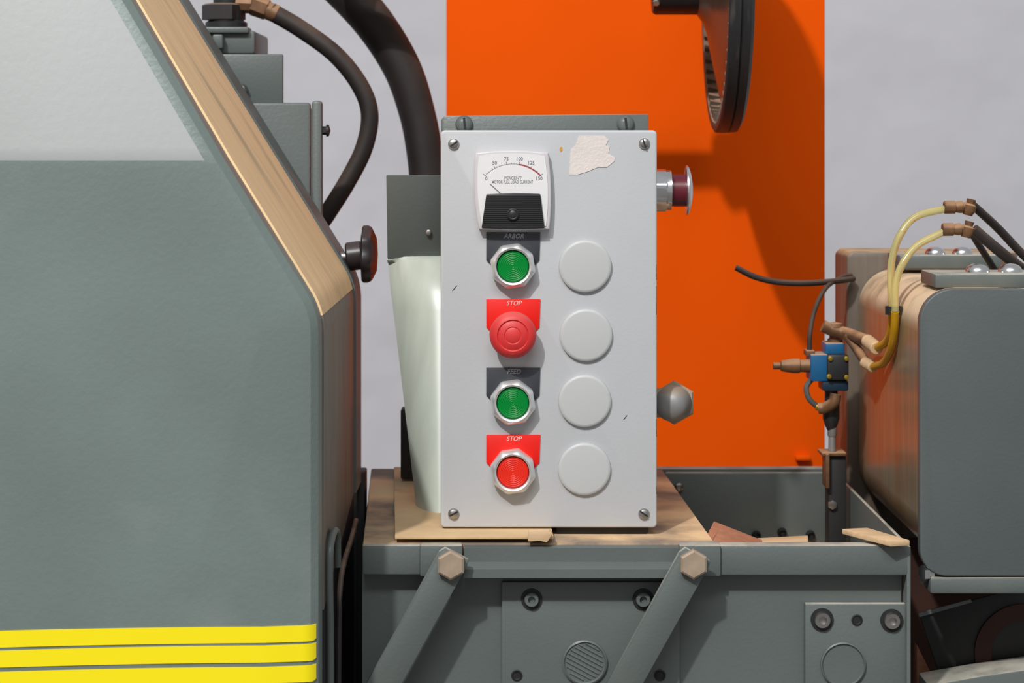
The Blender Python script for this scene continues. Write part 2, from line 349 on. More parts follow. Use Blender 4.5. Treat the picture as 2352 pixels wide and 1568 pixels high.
# clamp knob on the hood side
kd = 2.44; ky = 585
kc = P(800, ky, kd)
knob = obj('clamp_knob', lathe(P(832, ky, kd), (1, 0, 0), [(0, 0), (0, L(60, kd)), (0.002, L(64, kd)), (0.007, L(64, kd)), (0.011, L(60, kd)), (0.0165, L(38, kd)), (0.018, 0)], 42, rf=lambda q, k: 1 + 0.06 * math.cos(7 * q)), M['knob'], hood, label='black lobed clamp knob')
obj('knob_hub', cyl(P(796, ky + 5, kd), P(834, ky, kd), L(33, kd), 24, ch=0.002), M['knob'], knob)
obj('knob_shaft', cyl(P(735, ky + 5, kd), P(800, ky + 5, kd), L(12, kd), 14), M['steel'], knob)

# ------------------------------------------------------------------ machine column behind the hood
col = thing('stepped_machine_column', (X(600, 2.55), 2.6, 0), 'stepped grey machine column behind the sloping hood', 'machine column')
zt = Z(232, 2.51)
obj('front_plate', box(X(330, 2.51), X(713, 2.51), 2.51, 2.52, 0, zt - 0.002, 0.003), M['paint_clean'], col)
obj('lower_housing', box(X(330, 2.51), -0.257, 2.5202, 2.78, 0, zt - 0.004, 0.003), M['paint_clean'], col)
obj('door_lip', box(X(716, 2.5), X(740, 2.5), 2.497, 2.512, 0.3, zt, 0.0035), M['paint_clean'], col)
obj('upper_plate', box(X(400, 2.56), X(650, 2.56), 2.56, 2.568, zt - 0.003, Z(124, 2.56), 0.002), M['paint_clean'], col)
obj('upper_housing', box(X(400, 2.56), -0.306, 2.5682, 2.75, zt - 0.0038, Z(124, 2.56) - 0.0005, 0.002), M['paint_clean'], col)
obj('cap', box(X(440, 2.58), X(586, 2.58), 2.58, 2.72, Z(124, 2.58), Z(70, 2.58), 0.004), M['paint_clean'], col)
obj('cap_flange', box(X(440, 2.575), X(572, 2.575), 2.572, 2.6, Z(76, 2.575), Z(62, 2.575), 0.002), M['paint_clean'], col)
obj('lug', box(X(490, 2.575), X(514, 2.575), 2.565, 2.6, Z(112, 2.575), Z(80, 2.575), 0.002), M['paint_clean'], col)
q = P(740, 300, 2.506)
bm = cyl(q, q + Vector((0.0055, 0, 0)), L(10, 2.5), 6); lathe(q + Vector((0.005, 0, 0)), (1, 0, 0), [(0, L(14, 2.5)), (0.003, L(13, 2.5)), (0.005, 0)], 16, bm=bm)
obj('screw', bm, M['black'], col)
q = P(556, 205, 2.555)
bm = lathe(q, (0, -1, 0), [(-0.001, L(15)), (0.004, L(15)), (0.008, L(9)), (0.009, 0)], 18)
obj('screw', bm, M['steel'], col)

# hydraulic hose with its fitting
fit = thing('hydraulic_fitting', P(540, 62, 2.64), 'dark oily brass hose fitting on top of the stepped column', 'fitting')
bm = lathe(P(520, 64, 2.64), (0, 0, 1), [(0, L(58)), (0.006, L(58)), (0.009, L(48)), (0.02, L(48)), (0.022, L(36)), (0.075, L(36))], 28)
obj('valve_body', bm, M['black'], fit)
obj('nut', lathe(P(514, 46, 2.64), (0, 0, 1), [(0, L(60)), (0.018, L(60)), (0.02, L(52))], 6), M['black_dust'], fit)
obj('side_port', cyl(P(540, 8, 2.64), P(582, 10, 2.64), L(26), 8, ch=0.002), M['brass'], fit)
obj('swivel_nut', cyl(P(578, 10, 2.64), P(616, 24, 2.64), L(29), 6, ch=0.002), M['brass'], fit)
obj('crimp', cyl(P(612, 23, 2.64), P(638, 34, 2.64), L(25), 18, ch=0.001), M['brass'], fit)
hz = [(622, 26), (690, 66), (770, 125), (826, 195), (849, 262), (836, 340), (796, 420), (752, 490), (728, 530), (690, 640)]
o = obj('hydraulic_hose', tube([P(a, b, 2.64) for a, b in hz], L(20.5, 2.64), 18, 10), M['hose'])
tag(o, 'thin dark rubber hose curving down in front of the pale wall', 'hose')
hz = [(700, -110), (795, -20), (868, 65), (925, 160), (958, 260), (975, 350), (984, 450), (990, 600), (992, 760), (994, 1000)]
wd = [52, 52, 50, 46, 42, 42, 42, 42]
o = obj('dust_hose', tube([P(a, b, 2.74) for a, b in hz], L(45, 2.74), 24, 10, rfun=lambda s: 1.12 - 0.2 * min(1, s * 2.2)), M['hose'])
tag(o, 'thick dark rubber hose dropping behind the control box support', 'hose')

# ------------------------------------------------------------------ bench
base = thing('machine_bench', (0.12, 2.4, 0), 'grey-green steel machine bench with bolted cover plates below the control box', 'machine bench')
zr = 0.003
xl0, xl1 = X(832, 2.15), X(850, 2.64); xp0, xp1 = X(1645, 2.15), X(1524, 2.63); xR = X(2092, 2.15)
obj('bench_top', hexa([(xl0, 2.158, bz - 0.02), (xp0, 2.158, bz - 0.02), (xp0, 2.158, bz), (xl0, 2.158, bz), (xl1, 2.66, bz - 0.02), (xp1, 2.66, bz - 0.02), (xp1, 2.66, bz), (xl1, 2.66, bz)], 0.002), M['bench_top'], base)
obj('front_panel', box(X(832, 2.17), xR - 0.006, 2.17, 2.18, 0.08, bz - 0.004), M['paint_clean'], base)
obj('end_panel', box(xR - 0.004, xR, 2.15, 2.66, 0.08, bz - 0.002, 0.0008), M['paint'], base)
obj('side_panel', box(X(832, 2.17), X(832, 2.17) + 0.01, 2.181, 2.66, 0.08, bz - 0.021), M['dark'], base)
obj('rear_panel', box(xl1, xR - 0.005, 2.645, 2.66, 0.08, bz - 0.021), M['paint_clean'], base)
obj('plinth', box(X(845, 2.2), xR - 0.02, 2.2, 2.62, 0, 0.08, 0.003), M['dark'], base)
obj('tray_floor', box(xp1 + 0.002, xR - 0.006, 2.181, 2.62, bz - 0.105, bz - 0.095), M['bench_top'], base)
bp = obj('tray_back_panel', box(xp1 + 0.001, X(1902, 2.62), 2.612, 2.62, bz - 0.1, Z(1085, 2.612), 0.0025), M['paint'], base)
obj('rear_rail', box(xp1 - 0.01, X(1900, 2.66), 2.668, 2.69, bz - 0.1, Z(1076, 2.668), 0.002), M['paint'], base)
for a, b in ((1559, 1118), ):
    obj('screw', lathe(P(a, b, 2.612), (0, -1, 0), [(0, L(13)), (0.004, L(12)), (0.006, L(7)), (0.0045, L(6)), (0.0045, 0)], 18), M['steel'], bp)
for a, b in ((1737, 1229), (1796, 1222), (1861, 1228)):
    obj('screw', lathe(P(a, b, 2.612), (0, -1, 0), [(0, L(13)), (0.006, L(12)), (0.008, L(9)), (0.004, L(6)), (0.004, 0)], 18), M['dark'], bp)
# front rim pieces
obj('front_rim', pbox(832, 966, 1252, 1320, 2.15, 2.17, 0.002), M['paint'], base)
obj('front_rim', pbox(1652, 2090, 1252, 1322, 2.15, 2.17, 0.0025), M['paint'], base)
for a0, a1 in ((964, 1062), (1560, 1656)): obj('mounting_lug', pbox(a0, a1, 1252, 1324, 2.145, 2.17, 0.002), M['paint'], base)
x0, x1 = X(1066, 2.145), X(1561, 2.145)
pr = [(2.156, Z(1254, 2.152)), (2.150, Z(1258, 2.15)), (2.150, Z(1290, 2.15)), (2.135, Z(1306, 2.138)), (2.135, Z(1327, 2.135)), (2.170, Z(1327, 2.135)), (2.170, Z(1254, 2.152))]
bm = bmesh.new(); A = [bm.verts.new((x0, y, z)) for y, z in pr]; B = [bm.verts.new((x1, y, z)) for y, z in pr]
bm.faces.new(A); bm.faces.new(B[::-1])
for i in range(len(pr)): bm.faces.new((A[i], B[i], B[(i + 1) % len(pr)], A[(i + 1) % len(pr)]))
bmesh.ops.recalc_face_normals(bm, faces=bm.faces[:])
obj('angle_bar', bm, M['paint_clean'], base)
# bolted cover plates
def socket_screw(a, b, d, parent, r=24, m='paint_clean'):
    k = L(r, d)
    s = obj('socket_screw', lathe(P(a, b, d), (0, -1, 0), [(-0.001, k), (0.0045, k), (0.006, k * 0.9), (0.006, k * 0.5), (0.002, k * 0.48), (0.002, 0)], 28, rf=None), M[m], parent)
    return s
def counterbore(a, b, d, parent, r):
    k = L(r, d)
    return obj('washer', lathe(P(a, b, d), (0, -1, 0), [(0.0002, k * 0.7), (0.0022, k * 0.72), (0.0022, k), (0.0002, k * 1.02)], 28, caps=False), M['dark'], parent)
cp = obj('cover_plate', pbox(1152, 1562, 1336, 1760, 2.163, 2.17, 0.0015), M['paint_clean'], base)
for a, b in ((1221, 1375), (1477, 1375)): counterbore(a, b, 2.1635, cp, 24); socket_screw(a, b, 2.163, cp, 17)
for a, b in ((1187, 1550), (1516, 1550)):
    obj('screw_hole', lathe(P(a, b, 2.163), (0, -1, 0), [(0.0002, L(11)), (0.001, L(13)), (0.0014, L(10)), (0.0004, L(8)), (0.0004, 0)], 18), M['dark'], cp)
pl = obj('round_plug', lathe(P(1343, 1520, 2.163), (0, -1, 0), [(0, L(51)), (0.003, L(51)), (0.004, L(47)), (0.0025, L(44)), (0.0025, 0)], 44), M['paint_clean'], cp)
bm = bmesh.new()
for i in range(-4, 5):
    o_ = i * 9.6; h = math.sqrt(max(0, 42 ** 2 - o_ ** 2)); c, s = math.cos(math.radians(62)), math.sin(math.radians(62))
    def rp(u, v): return (1343 + u * c - v * s, 1520 - (u * s + v * c))
    q = [rp(o_ - 3.6, -h), rp(o_ + 3.6, -h), rp(o_ + 3.6, h), rp(o_ - 3.6, h)]
    va = [bm.verts.new(P(a, b, 2.1608)) for a, b in q]; r1 = [rp(o_, -h), rp(o_, h)]; vb = [bm.verts.new(P(a, b, 2.1594)) for a, b in r1]
    bm.faces.new((va[0], va[3], vb[1], vb[0])); bm.faces.new((va[1], vb[0], vb[1], va[2])); bm.faces.new((va[0], vb[0], va[1])); bm.faces.new((va[3], va[2], vb[1])); bm.faces.new(va)
obj('plug_ridges', bm, M['paint_clean'], pl, smooth=0)
ap = obj('access_plate', pbox(1849, 2086, 1386, 1760, 2.161, 2.17, 0.0018), M['paint'], base)
for a, b in ((1888, 1422), (2048, 1424)): counterbore(a, b, 2.1615, ap, 26); socket_screw(a, b, 2.161, ap, 19, 'steel')
obj('screw_hole', lathe(P(1968, 1423, 2.161), (0, -1, 0), [(0.0002, L(11)), (0.001, L(13)), (0.0014, L(10)), (0.0004, L(8)), (0.0004, 0)], 18), M['dark'], ap)
obj('round_plug', lathe(P(1936, 1525, 2.161), (0, -1, 0), [(0, L(51)), (0.003, L(51)), (0.004, L(48)), (0.002, L(45)), (0.002, 0)], 44), M['paint_clean'], ap)

# brace arms with hex bolts
def arm(pts, bx, by, label):
    a = thing('brace_arm', P(bx - 100, 1700, 2.13), label, 'brace', 'diagonal brace arms')
    obj('flat_bar', prism(xz(pts, 2.122), 2.122, 2.1295, 0.0012, 2), M['paint'], a)
    obj('hex_bolt', lathe(P(bx, by, 2.122), (0, -1, 0), [(0, L(34, 2.12)), (0.0075, L(34, 2.12)), (0.009, L(29, 2.12)), (0.0092, 0)], 6, None), M['bolt'], a, label='tan dusty hexagonal bolt head')
    obj('spacer', cyl(P(bx, by, 2.1295), P(bx, by, 2.145), L(26, 2.13), 18), M['dark'], base)
arm([(1008, 1266), (1022, 1257), (1077, 1285), (1072, 1302), (885, 1640), (802, 1640)], 1036, 1295, 'left diagonal flat steel brace bolted below the dusty plate')
arm([(1560, 1268), (1574, 1257), (1632, 1288), (1627, 1304), (1438, 1640), (1356, 1640)], 1592, 1293, 'right diagonal flat steel brace crossing the cover plate corner')

# dusty sheet under the control box, splinters
bm = hexa([P(907, 1243, 2.156) + Vector((0, 0, 0.002)), P(1272, 1243, 2.156) + Vector((0, 0, 0.002)), P(1272, 1236, 2.156) + Vector((0, 0, 0.002)), P(907, 1236, 2.156) + Vector((0, 0, 0.002)),
           (X(905, 2.64), 2.64, bz + 0.001), (X(1230, 2.64), 2.64, bz + 0.001), (X(1230, 2.64), 2.64, bz + 0.005), (X(905, 2.64), 2.64, bz + 0.005)], 0.0008)
o = obj('base_sheet', bm, mat('dusty_base_sheet', rgb(208, 176, 134), 0.85, 0.14, 12, bump=0.3, spots=(rgb(120, 108, 96), 0.56, 7, 0.15))); tag(o, 'thin sawdust-covered steel sheet lying on the bench left of the control box', 'sheet')
o = obj('wood_chip', prism(xz([(1213, 1217), (1262, 1216), (1270, 1226), (1256, 1246), (1240, 1242), (1212, 1244)], 2.146), 2.146, 2.154, 0.001), M['wood']); tag(o, 'small pale broken wood chip at the edge under the control box', 'wood chip')
o = obj('wood_splinter', hexa([P(852, 1165, 2.42), P(890, 1161, 2.42), P(890, 1156, 2.42), P(852, 1159, 2.42)] + [v + Vector((0, 0.012, 0)) for v in (P(856, 1164, 2.42), P(888, 1161, 2.42), P(888, 1156, 2.42), P(856, 1158, 2.42))], 0.0006), M['wood']); tag(o, 'tiny tan wood splinter lying on the bench beside the hood', 'wood splinter')

# cables, and an added dark backing post blackening the gap beside the bench
o = thing('gap_backing', (-0.188, 2.52, 0), 'added dark backing post blackening the gap between hood and bench', 'post')
obj('post', box(-0.205, -0.1725, 2.497, 2.535, 0, Z(1083, 2.5), 0.002), M['dark'], o)
obj('post_foot', box(-0.205, -0.1725, 2.5355, 2.6, 0, 0.02, 0.002), M['dark'], o)
o = obj('gap_cable', tube([P(759, 1800, 2.045), P(759, 1500, 2.045), P(757, 1320, 2.04), P(759, 1255, 2.045), P(767, 1222, 2.075), P(774, 1228, 2.10), P(776, 1300, 2.11)], L(8.5, 2.05), 12), M['paint_clean']); tag(o, 'grey cable standing upright in the gap against the hood side', 'cable')
o = obj('gap_cable', tube([P(818, 1195, 2.32), P(808, 1235, 2.27), P(791, 1290, 2.17), P(781, 1345, 2.115), P(778, 1450, 2.10), P(776, 1700, 2.09)], L(7, 2.15), 10), M['black_dust']); tag(o, 'dark slanting cable in the gap beside the bench corner', 'cable')

# ------------------------------------------------------------------ support sheet behind the control box
sp = thing('support_post', P(980, 1190, 2.32), 'folded glossy sheet-metal support standing left of and behind the control box', 'support')
xq = -0.0765
a4 = [P(890, 604, 2.42), Vector((xq, 2.42, Z(604, 2.42))), Vector((xq, 2.385, Z(402, 2.385))), P(887, 402, 2.385)]
obj('upper_plate', hexa(a4 + [v + Vector((0, 0.004, 0)) for v in a4], 0.001), M['paint_clean'], sp)
bm = bmesh.new(); rows = []; NR, NCc = 14, 12
for j in range(NR + 1):
    s = j / NR; z = Z(592, 2.42) + (bz + 0.004 - Z(592, 2.42)) * s; d = 2.40 - 0.1 * s
    if j == 0: d = 2.42
    if j == 1: d = 2.408; z = Z(600, 2.42)
    lp = 889 + 3 * min(1, s * 15) if s < 0.06 else 892 + (958 - 892) * (s - 0.06) / 0.94
    r = []
    for i in range(NCc + 1):
        u = i / NCc; x = X(lp, d) + u * (xq - X(lp, d)) ; bend = 0.045 * (1 - u) ** 2.0 * min(1, s * 6)
        r.append(bm.verts.new((x, d + bend, z)))
    rows.append(r)
for A, B in zip(rows, rows[1:]):
    for i in range(NCc): bm.faces.new((A[i], A[i + 1], B[i + 1], B[i]))
bmesh.ops.recalc_face_normals(bm, faces=bm.faces[:])
ret = bmesh.ops.solidify(bm, geom=bm.faces[:], thickness=0.003)
obj('lower_plate', bm, M['sheet'], sp, 40)
obj('screw', lathe(P(985, 534, 2.408), (0, -1, 0), [(0, L(8)), (0.003, L(7)), (0.004, 0)], 14), M['steel'], sp)
o = obj('rear_post', pbox(920, 990, 940, 1100, 2.52, 2.55, 0.002), M['dark'], sp)

# ------------------------------------------------------------------ control box
DB = 2.2
cb = thing('control_box', P(1260, 1212, 2.27), 'light grey control box with meter, push buttons and blank plugs', 'control box')
body = obj('enclosure', pbox(1018, 1503, 305, 1206, DB + 0.012, DB + 0.125, 0.006, 3), M['box'], cb)
cover = obj('cover', prism(rounded(X(1012, DB), X(1509, DB), Z(1212, DB), Z(299, DB), [L(10)] * 4, 4), DB, DB + 0.0125, 0.0022, 3, ang=40), M['box'], cb)
# screws in the cover
def slotted(a, b, r, ang, parent, m='steel', d=DB):
    k = L(r, d); bm = lathe(P(a, b, d), (0, -1, 0), [(-0.001, k), (0.001, k), (0.0028, k * 0.8), (0.0036, k * 0.45), (0.0038, 0)], 24)
    s = obj('cover_screw', bm, M[m], parent)
    c, sn = math.cos(ang), math.sin(ang)
    q = [(a + u * c * r * 0.8 - v * sn * r * 0.14, b - u * sn * r * 0.8 - v * c * r * 0.14) for u, v in ((-1, -1), (1, -1), (1, 1), (-1, 1))]
    obj('slot', prism(xz(q, d - 0.0036), d - 0.0041, d - 0.002), M['dark'], s)
for (a, b, g) in ((1042, 331, 0.6), (1480, 330, 1.9), (1042, 1180, 0.5), (1479, 1180, -0.6)): slotted(a, b, 13, g, cb)
# meter
def bez(x0, x1, y0, y1, inset):
    pts = []; n = 10
    tl, tr, br, bl = (1092 + inset, 351 + inset), (1259 - inset, 351 + inset), (1262 - inset, 527 - inset), (1100 + inset, 527 - inset)
    def arc(p, q, bulge):
        for i in range(n):
            s = i / n; nx_, ny_ = (q[1] - p[1]), -(q[0] - p[0]); l = math.hypot(nx_, ny_); k = bulge * 4 * s * (1 - s)
            pts.append((p[0] + (q[0] - p[0]) * s + nx_ / l * k, p[1] + (q[1] - p[1]) * s + ny_ / l * k))
    arc(tl, tr, 6); arc(tr, br, 6); arc(br, bl, 2); arc(bl, tl, 7)
    return pts
dm = DB - 0.013
meter = obj('meter', prism(xz(bez(0, 0, 0, 0, 0), DB - 0.011), DB - 0.011, DB, 0.0018, 3, front_only=True), M['bezel'], cb, label='square load meter with white dial')
obj('dial', prism(xz(bez(0, 0, 0, 0, 8), DB - 0.0118), DB - 0.0118, DB - 0.0105), M['white'], meter)
bc = obj('lower_cover', prism(xz([(1117, 446), (1180, 443), (1241, 445), (1251, 524), (1178, 527), (1106, 524)], DB - 0.015), DB - 0.015, DB - 0.011, 0.001), M['black'], meter)
bm = bmesh.new()
for i in range(17):
    y = 450 + i * 4.4; s = (y - 446) / 78; xa, xb = 1117.5 - 10.5 * s, 1240.5 + 9.5 * s
    va = [bm.verts.new(P(a, b, DB - 0.015)) for a, b in ((xa, y - 1.2), (xb, y - 1.2), (xb, y + 1.2), (xa, y + 1.2))]
    vb = [bm.verts.new(P(a, y, DB - 0.0156)) for a in (xa, xb)]
    bm.faces.new((va[0], va[1], vb[1], vb[0])); bm.faces.new((va[3], vb[0], vb[1], va[2])); bm.faces.new(va)
obj('cover_ribs', bm, M['black'], bc, smooth=0)
obj('adjusting_screw', lathe(P(1178, 492, DB - 0.015), (0, -1, 0), [(0, L(14)), (0.002, L(14)), (0.003, L(11)), (0.0024, L(9)), (0.003, L(6)), (0.0033, 0)], 24), M['black'], bc)
dd = DB - 0.01185
def arcm(r0, r1, a0, a1, m, name, n=24):
    bm = bmesh.new(); A = []; B = []
    for i in range(n + 1):
        a = math.radians(a0 + (a1 - a0) * i / n)
        A.append(bm.verts.new(P(1178 + r0 * math.sin(a), 465 - r0 * math.cos(a), dd))); B.append(bm.verts.new(P(1178 + r1 * math.sin(a), 465 - r1 * math.cos(a), dd)))
    for i in range(n): bm.faces.new((A[i], A[i + 1], B[i + 1], B[i]))
    return obj(name, bm, m, meter, smooth=0)
arcm(88, 89.2, -46, 46, M['ink'], 'scale_arc'); arcm(86.5, 90.5, 9, 46, M['red_ink'], 'red_zone')
bm = bmesh.new()
for i in range(26):
    a = math.radians(-46 + 92 * i / 25); r1 = 95 if i % 5 == 0 else 91.5; hw = 0.7 if i % 5 == 0 else 0.4
    s, c = math.sin(a), math.cos(a); u, v = c, s
    bm.faces.new([bm.verts.new(P(1178 + r * s + k * hw * u, 465 - r * c + k * hw * v, dd - 0.00002)) for r, k in ((88, -1), (88, 1), (r1, 1), (r1, -1))])
obj('scale_ticks', bm, M['ink'], meter, smooth=0)
for s_, a_, b_ in (('0', 1117, 410), ('50', 1136, 374), ('75', 1163, 365), ('100', 1193, 365), ('125', 1220, 374), ('150', 1238, 410)): text(s_, a_, b_, dd - 0.0001, 12, M['ink'], meter, 0.9)
text('PERCENT', 1178, 409, dd - 0.0001, 9.5, M['ink'], meter); text('MOTOR FULL LOAD CURRENT', 1177, 418, dd - 0.0001, 9.5, M['ink'], meter, 0.72)
obj('needle', prism(xz([(1125, 422.5), (1126, 421.5), (1156, 448), (1154, 449)], dd - 0.0003), dd - 0.0006, dd - 0.0003), M['ink'], meter)
# legend plates and push buttons
def legend(y, m, s, pm):
    p = obj('legend_plate', prism(xz([(1117, y), (1241, y), (1239, y + 64), (1228, y + 76), (1128, y + 76), (1117, y + 64)], DB - 0.0015), DB - 0.0015, DB, 0.0003), M[m], cb)
    text(s, 1180, y + 9.5, DB - 0.0017, 15, M[pm], p, 0.95, slant=0.25)
legend(533, 'dark_plate', 'ARBOR', 'grey_print'); legend(687, 'red_plate', 'STOP', 'pink_print')
legend(844, 'dark_plate', 'FEED', 'grey_print'); legend(998, 'red_plate', 'STOP', 'pink_print')
def octa(q, k):
    if k > 3: return 1.0
    a = (q + 0.25) % (PI / 4) - PI / 8; return math.cos(PI / 8) / math.cos(a) * 1.03
def button(a, b, m, lab):
    ax = (0, -1, 0); d = DB
    r = obj('push_button', lathe(P(a, b, d), ax, [(0, L(52)), (0.010, L(52)), (0.0135, L(50)), (0.0155, L(46)), (0.0165, L(42)), (0.0155, L(38)), (0.012, L(37)), (0.0, L(37))], 64, rf=octa, caps=False), M['ring'], cb, 28, label=lab)
    pr = [(0.003, L(36)), (0.0125, L(36)), (0.0133, L(34))]
    for i in range(8, 0, -1): pr += [(0.0133 + 0.0004, L(i * 4.1)), (0.0133, L(i * 4.1 - 2))]
    pr.append((0.0133, 0))
    obj('button_cap', lathe(P(a, b, d), ax, pr, 40), M[m], r, 25)
button(1178, 610, 'green', 'green push button with silver eight-sided ring under the meter')
button(1178, 922, 'green', 'green push button with silver ring below the mushroom button')
button(1178, 1080, 'red', 'flat red push button with silver ring')
ax = (0, -1, 0)
mb = obj('mushroom_button', lathe(P(1178, 765, DB), ax, [(0.014, L(28)), (0.0145, L(47)), (0.016, L(52)), (0.019, L(53.5)), (0.023, L(52)), (0.0265, L(47)), (0.0285, L(40)), (0.029, L(36)), (0.0275, L(34)), (0.0285, L(31)), (0.0295, L(20)), (0.0288, L(18)), (0.0298, L(14)), (0.0302, 0)], 48), M['mush'], cb, 30, label='red mushroom stop button')
obj('button_stem', lathe(P(1178, 765, DB), ax, [(0, L(40)), (0.006, L(40)), (0.007, L(28)), (0.0145, L(28))], 32), M['red_plate'], mb)
for a, b in ((1344, 611), (1346, 769), (1343, 920), (1342, 1076)):
    obj('blank_plug', lathe(P(a, b, DB), ax, [(-0.0005, L(59)), (0.0012, L(60.5)), (0.0035, L(60)), (0.0047, L(57)), (0.005, L(53)), (0.005, 0)], 56), M['plug'], cb, 40, label='round grey blank hole plug')
lbl = [(1330, 312), (1388, 312), (1398, 321), (1391, 334), (1401, 336), (1397, 353), (1413, 362), (1411, 370), (1394, 384), (1373, 384), (1352, 393), (1326, 401), (1308, 401), (1309, 372), (1311, 343), (1322, 335)]
obj('torn_label', prism(xz(lbl, DB - 0.0005), DB - 0.0006, DB), M['paper'], cb, 0, label='torn remains of a pale paper label')
obj('paint_fleck', prism(xz([(1286, 338), (1291, 337), (1292, 345), (1288, 349), (1285, 344)], DB - 0.0004), DB - 0.0004, DB), mat('orange_fleck', rgb(205, 150, 60), 0.6), cb, 0, label='tiny orange paint fleck')
for q in ([(1038, 668), (1049, 655), (1050, 656), (1041, 667)], [(1431, 964), (1440, 953), (1441, 954), (1434, 963)]):
    obj('scratch', prism(xz(q, DB - 0.0002), DB - 0.0002, DB), M['dark'], cb, 0)
for (xx, y0, y1) in ((1507, 610, 640), (1507, 660, 720), (1507, 965, 1000), (1506, 780, 800), (1507, 1120, 1132)):
    q = [(xx - 3, y0), (xx + 0.5, y0 - 4), (xx + 1, y1 + 3), (xx - 2, y1), (xx, (y0 + y1) / 2)]
    obj('paint_chip', prism(xz(q, DB + 0.0004), DB + 0.0003, DB + 0.003), M['dark'], cb, 0)
# side push button (axis to the right)
ds = 2.27; y0 = 437
x_box = X(1503, DB + 0.012)
sb = obj('side_button', lathe((X(1574, ds), ds, Z(y0, ds)), (1, 0, 0), [(0, L(30, ds)), (0.0005, L(57, ds)), (0.0022, L(58, ds)), (0.004, L(52, ds)), (0.0062, L(38, ds)), (0.0075, L(20, ds)), (0.008, 0)], 44), M['chrome'], cb, label='chrome-capped dark red push button on the box side')
obj('button_stem', cyl((X(1530, ds), ds, Z(y0, ds)), (X(1577, ds), ds, Z(y0, ds)), L(37, ds), 36), M['maroon'], sb)
obj('retaining_nut', lathe((x_box, ds, Z(y0, ds)), (1, 0, 0), [(0, L(49, ds)), (X(1528, ds) - x_box, L(49, ds)), (X(1531, ds) - x_box, L(46, ds)), (X(1541, ds) - x_box, L(46, ds)), (X(1542, ds) - x_box, L(42, ds))], 64, rf=lambda q, k: octa(q, 0) if k < 2 else 1), M['chrome'], sb, 28)
# conduit fitting
dc = 2.262; c = P(1551, 928, dc)
cf = obj('conduit_fitting', lathe(c + Vector((0, 0.012, 0)), (-0.22, -1, 0.05), [(0, L(41, dc)), (0.016, L(41, dc)), (0.026, L(38, dc)), (0.032, L(30, dc)), (0.035, L(15, dc)), (0.0355, 0)], 36), M['cast'], cb, 40, label='dull grey conduit fitting with hexagonal collar')
obj('hex_collar', lathe(c + Vector((0.001, 0.022, 0)), (-0.12, -1, 0.03), [(0, L(49, dc)), (0.010, L(51, dc)), (0.013, L(47, dc))], 6), M['bolt'], cf, 25)
obj('conduit_stub', cyl((x_box, dc + 0.012, c.z), c + Vector((0, 0.014, 0)), L(34, dc), 24), M['cast'], cf)
# mounting bracket above and foot below
dbk = DB + 0.126
br = obj('mounting_bracket', prism(xz([(1013, 275), (1021, 266), (1489, 262), (1489, 420), (1013, 420)], dbk), dbk, dbk + 0.004, 0.0008), M['paint'], cb, label='green-grey mounting plate showing above the box')
for a in (1066, 1437):
    s = obj('bracket_screw', lathe(P(a, 285, dbk), ax, [(0, L(20, dbk)), (0.003, L(20, dbk)), (0.0065, L(15, dbk)), (0.008, L(7, dbk)), (0.0082, 0)], 24), M['paint_clean'], br)
    obj('slot', prism(xz([(a - 3, 271), (a + 2, 270), (a + 5, 297), (a, 298)], dbk - 0.0075), dbk - 0.0086, dbk - 0.005), M['dark'], s)
obj('mounting_foot', box(X(1277, 2.2), X(1490, 2.2), 2.207, 2.32, bz + 0.0005, Z(1207, 2.2), 0.002), M['dark'], cb, label='black mounting foot under the box')
obj('back_strut', box(X(1013, dbk), X(1489, dbk), dbk + 0.0045, dbk + 0.01, bz + 0.009, Z(430, dbk), 0.001), M['paint_clean'], cb)

# ------------------------------------------------------------------ pulley wheel at the top right
wd_ = 2.65; wz = Z(-40, wd_); R = L(345, wd_)
xw0, xw1 = X(1677, wd_ - R), X(1737, wd_ - R)
wh = thing('pulley_wheel', (xw0, wd_, wz - R), 'dark dished pulley wheel hanging in front of the orange column', 'wheel')
W = xw1 - xw0
obj('tyre', lathe((xw0, wd_, wz), (1, 0, 0), [(0.0005, R * 0.945), (0, R * 0.985), (0.002, R), (W * 0.45, R * 1.002), (W * 0.5, R * 0.99), (W * 0.55, R * 1.0), (W - 0.004, R * 0.995), (W, R * 0.96), (W, R * 0.9), (W - 0.004, R * 0.885), (0.012, R * 0.905), (0.0005, R * 0.945)], 120, caps=False), M['wheel'], wh, 30)
obj('rim_liner', lathe((xw0, wd_, wz), (1, 0, 0), [(0.0002, R * 0.955), (0.0004, R * 0.935), (0.010, R * 0.9), (W * 0.75, R * 0.88)], 90, caps=False), M['liner'], wh, 40)
obj('web', lathe((xw0, wd_, wz), (1, 0, 0), [(W * 0.55, R * 0.885), (W * 0.35, R * 0.8), (W * 0.1, R * 0.62), (-0.003, R * 0.48), (-0.008, R * 0.36), (-0.013, R * 0.28), (-0.022, L(74, wd_)), (W * 0.6, L(66, wd_)), (W * 0.75, R * 0.45), (W * 0.8, R * 0.885)], 90, caps=False), M['wheel_in'], wh, 40)
hub = obj('hub', lathe((xw0, wd_, wz), (-1, 0, 0), [(-W * 0.6, L(72, wd_)), (0.02, L(74, wd_)), (xw0 - X(1506, wd_), L(74, wd_)), (xw0 - X(1499, wd_), L(70, wd_)), (xw0 - X(1499, wd_), 0)], 40), M['black'], wh, 40)
q = Vector((X(1506, wd_ - 0.02), wd_ - L(54, wd_), wz - L(48, wd_)))
obj('grub_screw', lathe(q, (0.0, -1, -0.8), [(-0.002, L(11)), (0.002, L(11)), (0.003, L(8)), (0.003, 0)], 16), M['chrome'], hub)
bm = hexa([(0.003, -0.003, -0.006), (0.016, -0.008, -0.006), (0.016, -0.003, -0.006), (0.003, 0.002, -0.006), (0.003, -0.003, 0.003), (0.016, -0.008, 0.003), (0.016, -0.003, 0.003), (0.003, 0.002, 0.003)])
src = None
